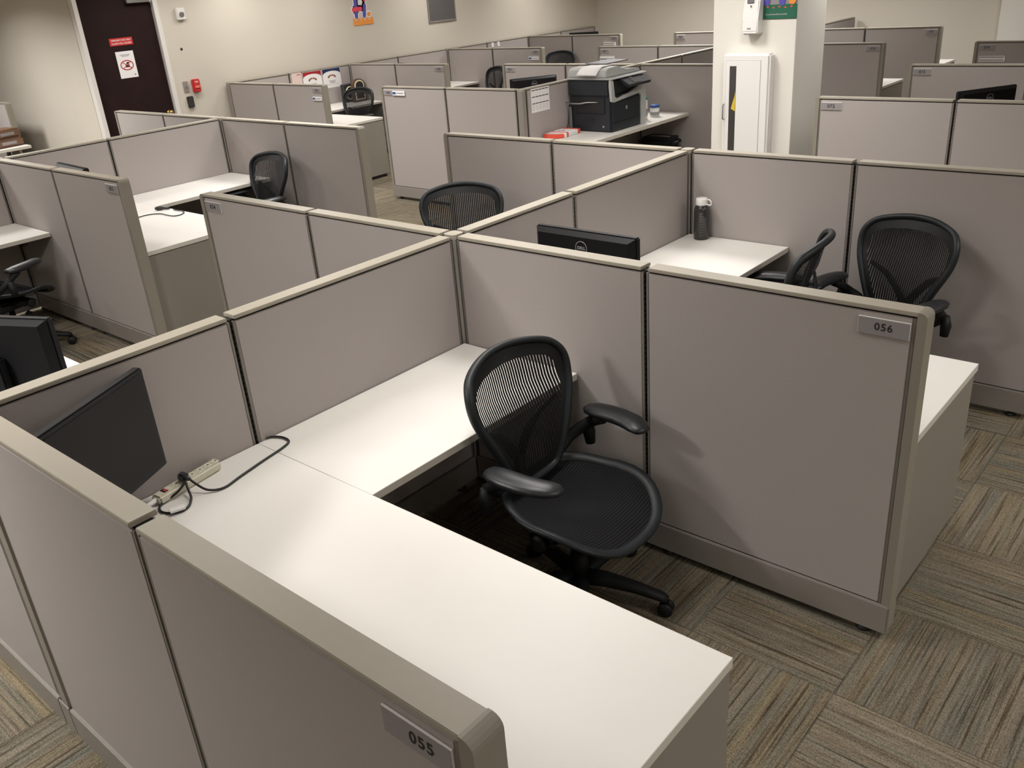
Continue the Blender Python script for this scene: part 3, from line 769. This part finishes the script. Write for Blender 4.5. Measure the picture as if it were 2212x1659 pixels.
tag(MB().lathe([(0, 0), (.016, 0), (.016, .006), (.006, .007), (0, .007)], 16, mtx=T((XW, 3.59, 1.70)) @ RY(PI / 2)).build('cable_grommet', 'dark'), 'small dark round hole cover alone on the wall above the switch plate', 'hole cover')
t = thing('switch_plate', 'narrow beige switch plate left of the red pull station', 'switch', (XW, 3.54, 1.255))
MB().box(0, .010, -.035, .035, -.066, .066, bev=.003).build('plate', 'kick', t); MB().box(.010, .018, -.006, .006, -.012, .012, bev=.002).build('switch', 'greybox', t)
t = thing('fire_pull_station', 'red fire alarm pull station on the back wall', 'alarm', (XW, 3.67, 1.255))
MB().box(0, .055, -.050, .050, -.078, .078, bev=.010, seg=2).build('housing', 'red', t)
MB().box(.055, .064, -.040, .040, -.030, .000, bev=.003).build('handle', 'orange_red', t)
lettering('FIRE', .028, T((.0556, 0, .045)) @ WALLX, 'white', t, bold=.01); lettering('PULL', .020, T((.0646, 0, -.015)) @ WALLX, 'white', t)
t = thing('card_reader', 'small black card reader box below the switch plate', 'card reader', (XW, 3.555, 1.07))
MB().box(0, .030, -.042, .042, -.068, .068, bev=.006, seg=2).build('case', 'dark', t); MB().box(.030, .032, -.004, .004, .045, .050).build('indicator', 'red', t)
# greeting cutout: outlined strokes standing on an orange block
def stroke(b, p, q, r, x0, x1, mi=None):
    (y0, z0), (y1, z1) = p, q; a = math.atan2(z1 - z0, y1 - y0); pts = []
    for k in range(9): pts.append((y1 + r * math.cos(a - PI / 2 + PI * k / 8), z1 + r * math.sin(a - PI / 2 + PI * k / 8)))
    for k in range(9): pts.append((y0 + r * math.cos(a + PI / 2 + PI * k / 8), z0 + r * math.sin(a + PI / 2 + PI * k / 8)))
    b.prism(pts, x1 - x0, 'x', base=x0, mi=mi)
t = thing('greeting_cutout', 'colourful letter cutout on an orange block high on the back wall', 'wall decoration', (XW, 6.60, 1.73))
MB().box(.001, .010, -.19, .19, 0, .095, bev=.003).build('orange_block', 'orange', t)
st = [((-.125, .125), (-.105, .47), .030, 'purple'), ((-.165, .215), (-.030, .222), .030, 'pinkred'), ((.025, .125), (.050, .260), .028, 'purple'), ((.060, .345), (.061, .346), .030, 'pinkred'), ((.120, .140), (.121, .141), .030, 'orange')]
b = MB()
for p, q, r, c in st: stroke(b, p, q, r + .020, .001, .004)
b.prism([(-.10, .24), (.06, .24), (.06, .47), (-.10, .47)], .003, 'x', base=.001); b.build('white_backing', 'paper', t)
for i, (p, q, r, c) in enumerate(st):
    b = MB(); stroke(b, p, q, r, .0045 + .0007 * (i + 1), .0075 + .0007 * (i + 1)); b.build('letter_stroke', c, t)
b = MB()
for k in range(4): b.box(.0102, .0112, -.16 + k * .085, -.125 + k * .085, .066, .084)
b.build('block_decor', 'pinkpaper', t)
t = thing('framed_board', 'dark grey framed board high on the back wall', 'board', (XW, 8.245, 1.64))
b = MB().box(.001, .022, -.31, .31, 0, .025, bev=.003).box(.001, .022, -.31, -.29, .02, .80, bev=.003).box(.001, .022, .29, .31, .02, .80, bev=.003).box(.001, .022, -.31, .31, .80, .82, bev=.003); b.build('frame', 'boardframe', t)
MB().box(.001, .012, -.29, .29, .02, .80).build('board', 'greyboard', t)
# papers on the wall side partitions
XF = XC + F
t = thing('pink_sheet', 'plain pale pink sheet left of the red certificate', 'paper', (XF, 5.10, .98))
MB().box(.0005, .002, 0, .165, 0, .245).build('sheet', 'pinkpaper', t); MB().box(.002, .0026, .09, .15, .212, .222).build('printed_line', 'brownink', t)
def cert(y, col, lab):
    t = thing('certificate', lab, 'certificate', (XF, y, .955), group='certificates on the partition')
    MB().box(.0005, .002, 0, .325, 0, .262).build('sheet', 'paper', t)
    pts = [(.004, .258), (.321, .258), (.321, .175)] + [(.162 + .159 * math.cos(a), .175 + .052 * math.sin(a)) for a in [PI * k / 12 for k in range(13)]] + [(.004, .175)]
    MB().prism(pts, .0008, 'x', base=.0022).build('banner', col, t)
    b = MB()
    for k in range(6):
        a = PI * (k + .5) / 6; b.box(.0022, .0030, .162 + .062 * math.cos(a) - .012, .162 + .062 * math.cos(a) + .012, .135 + .030 * math.sin(a) - .009, .135 + .030 * math.sin(a) + .014)
    b.build('crest', 'brownink', t)
    MB().box(.0022, .0028, .10, .225, .090, .096).box(.0022, .0028, .115, .21, .068, .078).box(.0022, .0028, .06, .265, .046, .049).build('printed_lines', 'grey_ink', t)
cert(5.285, 'deep_red', 'certificate with a red banner pinned to the wall side partition')
cert(5.63, 'navy', 'certificate with a dark blue banner pinned to the wall side partition')
for y, l, a in ((9.30, 'left of two white paper tabs on the back wall row', .12), (9.45, 'right of two white paper tabs on the back wall row', .2)):
    o = MB().box(.0005, .002, -.03, .03, -.085, 0).build('paper_tab', 'paper', loc=(XF, y, H - .002)); o.rotation_euler = (a, 0, 0); tag(o, l, 'paper', 'paper tabs')
t = thing('wall_calendar', 'white paper with three rows of dated lines pinned beside the copier', 'calendar', (XB + F, 4.235, .995))
MB().box(.0005, .002, 0, .285, 0, .225, mtx=None).build('sheet', 'paper', t)
b = MB()
for r in range(3):
    for k in range(5): b.box(.002, .0026, .012 + k * .053, .058 + k * .053, .205 - r * .062, .213 - r * .062)
b.build('heading_bars', 'ink', t)
b = MB()
for k in range(5):
    for j in range(3): b.box(.002, .0025, .016 + k * .053, .046 + k * .053, .060 - j * .017, .063 - j * .017)
b.build('faint_print', 'grey_ink', t)

# things on the 061 back worktop
t = thing('ring_box', 'square dark box with a pale glowing ring behind the 061 chair', 'box', (-7.86, 5.93, DESK))
MB().box(-.04, .04, -.10, .10, .0, .25, bev=.006).build('case', 'dark', t)
MB().tube([(.043, -.0 + .070 * math.cos(k * PI / 16), .125 + .085 * math.sin(k * PI / 16)) for k in range(32)], .009, 8, closed=True).build('ring', 'cream', t)
t = thing('round_topped_frame', 'brown round topped frame with a cream inner ring above the 061 chair', 'frame', (-7.70, 6.0, DESK))
def arch(w_, h_): return [(-w_, 0), (w_, 0)] + [(w_ * math.cos(a) * 1.0, h_ - w_ * .8 + w_ * .8 * math.sin(a)) for a in [PI * k / 14 for k in range(15)]]
MB().prism(arch(.115, .315), .05, 'x', base=-.03).build('frame', 'wood_frame', t)
MB().prism([(a, z + .03) for a, z in arch(.088, .27)], .004, 'x', base=.0205).build('ring', 'cream', t)
MB().prism([(a, z + .045) for a, z in arch(.068, .235)], .004, 'x', base=.0250).build('centre', 'ink', t)

# ------------------------------------------------------------------ pillar: dispenser, cabinet, green sign
t = thing('hand_sanitizer_dispenser', 'white wall dispenser above the white cabinet on the pillar', 'dispenser', (-.83, PY, 1.66))
MB().prism([(-.012, 0), (-.105, .0), (-.112, .02), (-.105, .12), (-.085, .26), (-.012, .27)], .135, 'x', base=-.0675, bev=.010).build('housing', 'white', t)
MB().box(-.06, .06, -.012, 0, .005, .265).build('wall_plate', 'white_trim', t)
MB().box(-.025, .010, -.1125, -.110, .040, .052, bev=.002).build('badge', 'marks', t)
MB().box(-.035, .02, -.100, -.088, .235, .268, bev=.003).build('window', 'greybox', t); MB().box(-.004, .004, -.104, -.099, .205, .218).build('key_slot', 'dark', t)
t = thing('extinguisher_cabinet', 'white wall cabinet with a narrow dark window on the pillar', 'cabinet', (-.84, PY, .62))
b = MB().box(-.225, .195, -.105, 0, 0, .895, bev=.016, seg=3); b.build('body', 'white', t)
dr = MB().box(-.190, .118, -.109, -.105, .03, .842, bev=.0015).build('door', 'white', t)
MB().box(-.155, -.095, -.1105, -.1088, .10, .800).build('window', 'glass_dark', dr)
MB().tube([(-.200, -.110, .37), (-.200, -.130, .375), (-.200, -.130, .49), (-.200, -.110, .495)], .005, 8).build('handle', 'greybox', dr)
MB().box(-.192, .120, -.1056, -.1052, .028, .844).build('door_gap', 'greybox', t)
MB().prism([(-.135, .46), (-.098, .44), (-.098, .60), (-.105, .56)], .0006, 'y', base=-.1113).build('yellow_tag', 'yellow', dr)
t = thing('green_cutout_sign', 'green cutout sign with blue and orange strokes high on the pillar', 'wall decoration', (-.64, PY, 1.765))
MB().box(-.165, .155, -.010, -.0005, 0, .108, bev=.003).build('green_block', 'green', t)
b = MB()
b.prism([(-.165, .10), (.155, .10), (.155, .40), (-.165, .40)], .002, 'y', base=-.004); b.build('backing', 'sign_grey', t)
for i, (p, q, r, c) in enumerate((((-.10, .125), (-.085, .38), .026, 'purple'), ((.030, .125), (.050, .38), .026, 'purple'), ((.115, .135), (.116, .136), .030, 'orange'))):
    b = MB(); stroke(b, p, q, r, 0, .003); b.xf(RZ(-PI / 2)); b.xf(T((0, -.0075 - .0006 * i, 0))); b.build('letter_stroke', c, t)
b = MB(); 
for k in range(6): b.box(-.15 + k * .05, -.132 + k * .05, -.0112, -.0102, .080 + (k % 2) * .006, .090 + (k % 2) * .006)
b.build('small_icons', 'orange_red', t)
b = MB()
x = -.105
rr = random.Random(3)
while x < .07:
    l = rr.uniform(.006, .012); b.box(x, x + l, -.0112, -.0102, .030, .038 + rr.uniform(0, .004)); x += l + .002
b.build('script_line', 'marks', t)

# ------------------------------------------------------------------ copier and what stands around it
t = thing('copier', 'black and grey office copier with a paper sheet on its lid', 'copier', (-2.735, 5.10, DESK))
# local frame: front faces +X, near side faces -Y ; width .60 (y), depth .54 (x)
x0, x1, y0, y1 = -.26, .26, -.30, .32
MB().box(x0, x1 - .02, y0 + .01, y1 - .06, 0, .345, bev=.012, seg=2).box(x0 - .01, x1 - .03, y0, y1 - .08, .345, .50, bev=.014, seg=2).build('body', 'printer_dark', t)
MB().prism([(y1 - .09, 0), (y1, 0), (y1, .40), (y1 - .03, .425), (y0 + .30, .345), (y0 + .10, .315), (y0 + .055, .34), (y0 + .04, .50), (y0 - .004, .50), (y0 - .004, .44), (y0 + .010, .30), (y0 + .04, .285), (y1 - .13, .325), (y1 - .09, .29)], .03, 'x', base=x1 - .028, bev=.004).build('front_trim', 'printer_grey', t)
MB().box(x0 + .02, x1 - .02, y1 - .08, y1 - .004, .003, .49, bev=.01).build('rear_cover', 'printer_grey', t)
dr = MB().box(x1 - .022, x1 - .008, y0 + .03, y1 - .095, .012, .285, bev=.006).build('front_door', 'printer_dark', t)
MB().box(x1 - .0085, x1 - .0065, y0 + .26, y0 + .285, .195, .228).build('logo', 'marks', dr)
MB().box(x1 - .0085, x1 - .002, y0 + .03, y1 - .10, .090, .094).build('drawer_line', 'black', dr)
MB().box(x0 + .08, x1 - .09, y0 - .002, y0 + .012, .18, .33, bev=.004).build('side_opening', 'black', t)
MB().tube([(x0 - .02, y0 - .03, .285), (x0 + .06, y0 - .04, .278), (x0 + .16, y0 - .035, .278), (x0 + .24, y0 - .02, .290), (x0 + .36, y0 - .004, .292)], [.006, .009, .009, .007, .004], 8).build('tray_arm', 'steel', t)
MB().box(x0 + .0, x0 + .03, y0 - .012, y0 + .002, .02, .24, bev=.002).build('side_bracket', 'greybox', t)
MB().box(x0 + .20, x0 + .29, y0 + .004, y0 + .0085, .105, .135).build('side_grip', 'black', t)
MB().lathe([(0, 0), (.012, 0), (.012, .003), (0, .003)], 16, mtx=T((x1 - .11, y0 + .009, .055)) @ RX(PI / 2)).build('badge', 'marks', t)
MB().prism([(x0 - .01, .501), (x1 + .0, .501), (x1 + .02, .508), (x1 + .0, .520), (x0 + .0, .520), (x0 - .01, .515)], y1 - y0, 'y', base=y0, bev=.004).build('scanner', 'printer_grey', t)
MB().prism([(y0 + .002, .521), (y1 - .02, .521), (y1 - .02, .550), (y0 + .34, .560), (y0 + .21, .612), (y0 + .04, .608), (y0 + .004, .580)], .47, 'x', base=x0 - .005, bev=.008).build('feeder_lid', 'printer_grey', t)
MB().box(x0 + .04, x0 + .30, y0 + .24, y1 + .02, .618, .630, bev=.004).build('paper_support', 'greybox', t)
MB().box(x0 + .10, x0 + .22, y0 + .205, y0 + .245, .590, .626, bev=.006).build('feed_roller', 'dark', t)
pn = MB().box(-.005, .125, -.20, .20, -.018, .012, bev=.006, seg=2).xf(T((x1 + .005, .04, .490)) @ RY(math.radians(28))).build('control_panel', 'printer_dark', t)
MB().box(.030, .105, -.08, .045, .0125, .0145).xf(T((x1 + .005, .04, .490)) @ RY(math.radians(28))).build('touch_screen', 'printer_screen', pn)
MB().box(.012, .020, -.07, -.01, .0125, .0140).box(.05, .06, .13, .145, .0125, .015).xf(T((x1 + .005, .04, .490)) @ RY(math.radians(28))).build('panel_marks', 'marks', pn)
def sh(u, v):
    y = -.30 + .27 * u - .05; x = -.12 + .24 * v
    z = .618 - .30 * max(0, (.42 - u)) ** 1.7
    return (x, y + .01 - .03 * max(0, .42 - u), z)
b = MB().grid(sh, 14, 4); o = b.build('loose_sheet', 'paper', loc=(-2.735, 5.10, DESK), recalc=False); tag(o, 'white sheet drooping over the copier lid', 'paper')
sm = o.modifiers.new('s', 'SOLIDIFY'); sm.thickness = .001
t = thing('paper_ream', 'open red and white paper ream wrapper in front of the copier', 'packet', (-2.90, 4.56, DESK), math.radians(5))
MB().box(-.10, .10, -.14, .16, 0, .045, bev=.006).build('wrapper', 'paper', t)
MB().box(-.1015, .1015, .105, .1615, -.000, .0462, bev=.006).build('red_band', 'orange_red', t)
MB().box(-.1015, .1015, -.10, -.06, .0002, .0462, bev=.006).build('front_band', 'orange_red', t)
MB().prism([(-.10, .002), (-.125, -.05), (-.06, -.075), (.05, -.06), (.10, .0)], .040, 'z', base=.001, bev=.004, mtx=T((0, -.135, 0))).build('torn_flap', 'orange_red', t)
MB().prism([(-.09, .0), (-.105, -.045), (-.05, -.06), (.04, -.05), (.085, .0)], .0025, 'z', base=.0415, mtx=T((0, -.135, 0))).build('torn_top', 'pinkpaper', t)
MB().lathe([(.028, 0), (.034, 0), (.034, .0012), (.028, .0012), (.028, 0)], 24, mtx=T((-.02, -.01, .0455))).build('printed_circle', 'red', t)
def canister(x, y, r, h, cap, lab):
    t = thing('wipes_canister', lab, 'canister', (x, y, DESK))
    MB().lathe([(0, 0), (r, 0), (r, h), (0, h)], 24).build('body', 'white', t)
    MB().lathe([(0, h), (r * 1.03, h), (r * 1.03, h + .022), (r * .8, h + .030), (0, h + .030)], 24).build('cap', cap, t)
    MB().lathe([(r + .0006, h * .2), (r + .0006, h * .55)], 24).build('label_band', 'marks', t, recalc=False)
canister(-2.62, 5.60, .042, .205, 'teal', 'tall white wipes canister with a green cap beside the copier')
canister(-2.62, 5.82, .050, .095, 'blue', 'short white canister with a blue cap behind the copier')
o = MB().tube([(-3.018, 4.83, .995), (-3.016, 4.82, .92), (-3.0, 4.78, .82), (-2.99, 4.72, .748), (-2.99, 4.70, .742)], .004, 6).build('thin_cable', 'cord'); tag(o, 'thin black cable hanging beside the copier to the shelf', 'cable')
t = thing('paper_shredder', 'black bin shaped machine under the copier shelf', 'shredder', (-2.62, 5.93, 0), math.radians(0))
MB().box(-.20, .20, -.13, .13, .0, .40, bev=.03, seg=3).build('bin', 'dark', t)
MB().box(-.21, .21, -.14, .14, .405, .51, bev=.04, seg=4).build('head', 'mon_edge', t)
MB().box(-.12, .12, -.02, .02, .508, .514, bev=.002).build('feed_slot', 'sign_grey', t); MB().box(.2095, .2115, -.05, .02, .46, .468).build('brand_mark', 'marks', t)

# ------------------------------------------------------------------ water bottle
t = thing('water_bottle', 'dark grey water bottle with a white looped cap', 'bottle', (.150, 1.905, DESK))
MB().lathe([(0, 0), (.040, 0), (.0445, .006), (.0445, .165), (.042, .185), (.034, .198), (.030, .205), (0, .205)], 32).build('body', 'bottle', t)
MB().lathe([(0, .203), (.033, .203), (.034, .207), (.034, .238), (.031, .243), (0, .243)], 28).build('cap', 'white', t)
MB().tube([(.030, -.006, .232), (.055, -.016, .242), (.072, -.022, .235), (.074, -.022, .215), (.060, -.018, .208), (.034, -.008, .212)], .0035, 8, flat=1.2).build('cap_loop', 'white', t)
b = MB()
for k in range(9):
    z = .03 + k * .016
    for a0, a1 in ((-.95, -.72), (-.60, -.45)):
        b.box(0.0446, .0450, -.006 if a0 < -.7 else -.003, .006 if a0 < -.7 else .003, z, z + .0012, mtx=RZ((a0 + a1) / 2 - .35))
b.build('measure_marks', 'marks', t)

def curve_pts(pts, n=8):
    P = [Vector(p) for p in pts]; out = []
    for i in range(len(P) - 1):
        p0, p1, p2, p3 = P[max(i - 1, 0)], P[i], P[i + 1], P[min(i + 2, len(P) - 1)]
        for k in range(n):
            t_ = k / n
            out.append(.5 * ((2 * p1) + (p2 - p0) * t_ + (2 * p0 - 5 * p1 + 4 * p2 - p3) * t_ * t_ + (3 * p1 - p0 - 3 * p2 + p3) * t_ ** 3))
    out.append(P[-1]); return out
CORD53 = [(-4.047, 0.498), (-3.996, 0.533), (-3.997, 0.608), (-3.967, 0.664), (-3.911, 0.694), (-3.824, 0.692), (-3.741, 0.699), (-3.724, 0.744), (-3.764, 0.802), (-3.835, 0.829), (-3.885, 0.821), (-3.946, 0.819)]
PLUG53 = (-4.062, 0.775, 0.79)
# ------------------------------------------------------------------ power strip and cords on the nearest desk
t = thing('power_strip', 'ivory six outlet power strip behind the coiled black cord', 'power strip', (.088, -1.475, DESK), math.radians(99))
L_ = .262
MB().box(-L_ / 2, L_ / 2, -.024, .024, 0, .032, bev=.007, seg=3).build('body', 'strip_ivory', t)
for k in range(6):
    xx = -.050 + k * .034
    o = MB().box(xx - .013, xx + .013, -.016, .016, .0322, .0330, bev=.0003).build('outlet', 'strip_ivory', t)
    MB().box(xx - .008, xx - .003, -.009, -.0075, .0331, .0336).box(xx - .008, xx - .003, .0075, .009, .0331, .0336).box(xx + .004, xx + .009, -.003, .003, .0331, .0336).build('slots', 'ink', o)
MB().box(-.100, -.084, -.013, .013, .0320, .0345, bev=.001).build('rocker_frame', 'black', t); MB().box(-.098, -.087, -.011, .003, .0346, .0375, bev=.001).build('rocker_switch', 'red', t)
MB().tube([(-L_ / 2 + .002, 0, .016), (-L_ / 2 - .035, .004, .012), (-L_ / 2 - .085, .0, .008), (-L_ / 2 - .16, -.01, .006)], [.010, .008, .006, .006], 8).build('cord', 'white', t)
t = thing('extension_cord', 'black cord looping from the spine across the nearest worktop into the power strip', 'cord', (0, 0, 0))
MB().tube(curve_pts([(.038, -1.118, .743), (.046, -1.100, .743), (.085, -1.080, .743), (.130, -1.085, .742), (.152, -1.130, .742), (.170, -1.220, .742), (.196, -1.335, .742), (.214, -1.415, .742), (.190, -1.460, .748), (.150, -1.478, .768), (.125, -1.485, .786)]), .0042, 8).build('cord', 'cord', t)
pl = MB().box(-.015, .015, -.017, .017, 0, .030, bev=.007, seg=2).tube([(0, -.008, .016), (.0, -.030, .014)], [.010, .007], 8).xf(T((.103, -1.492, DESK + .0335)) @ RZ(math.radians(99))).build('plug', 'dark', t)
t = thing('tagged_cord', 'short coil of black cord with a white tag beside the power strip', 'cord', (0, 0, 0))
MB().tube(curve_pts([(.128, -1.500, .780), (.150, -1.508, .764), (.192, -1.525, .748), (.222, -1.560, .742), (.214, -1.600, .742), (.175, -1.622, .742), (.135, -1.608, .742), (.122, -1.570, .744), (.132, -1.535, .760), (.130, -1.505, .778)]), .0042, 8).build('cord', 'cord', t)
MB().box(-.024, .024, -.012, .012, -.003, .004).xf(T((.214, -1.588, .750)) @ RZ(1.25)).build('cord_tag', 'white', t)
t = thing('extension_cord', 'thin black cord with a plug lying on the cubicle 053 worktop', 'cord', (0, 0, 0))
MB().tube(curve_pts([(x, y, DESK + .006) for x, y in CORD53]), .0040, 8).build('cord', 'cord', t)
MB().tube([(-.045, 0, .016), (-.03, 0, .016), (0, 0, .016), (.02, 0, .014), (.045, 0, .010), (.07, 0, .006)], [.010, .016, .016, .011, .009, .005], 10).xf(T((PLUG53[0], PLUG53[1], DESK + .001)) @ RZ(PLUG53[2])).build('plug', 'dark', t)
# brown boxes at the far left
def brown(z, lab, a, dx=0):
    t = thing('brown_box', lab, 'box', (-9.64 + dx, 1.76, DESK + z), a)
    MB().box(-.15, .15, -.20, .20, 0, .105, bev=.02, seg=2).build('carton', 'cardboard', t)
    MB().box(.1505, .152, -.09, .10, .035, .07).build('label_card', 'sign_grey', t)
brown(.001, 'lower of two brown boxes stacked on the cream worktop', .15)
brown(.107, 'upper of two brown boxes stacked on the cream worktop', .25, -.02)
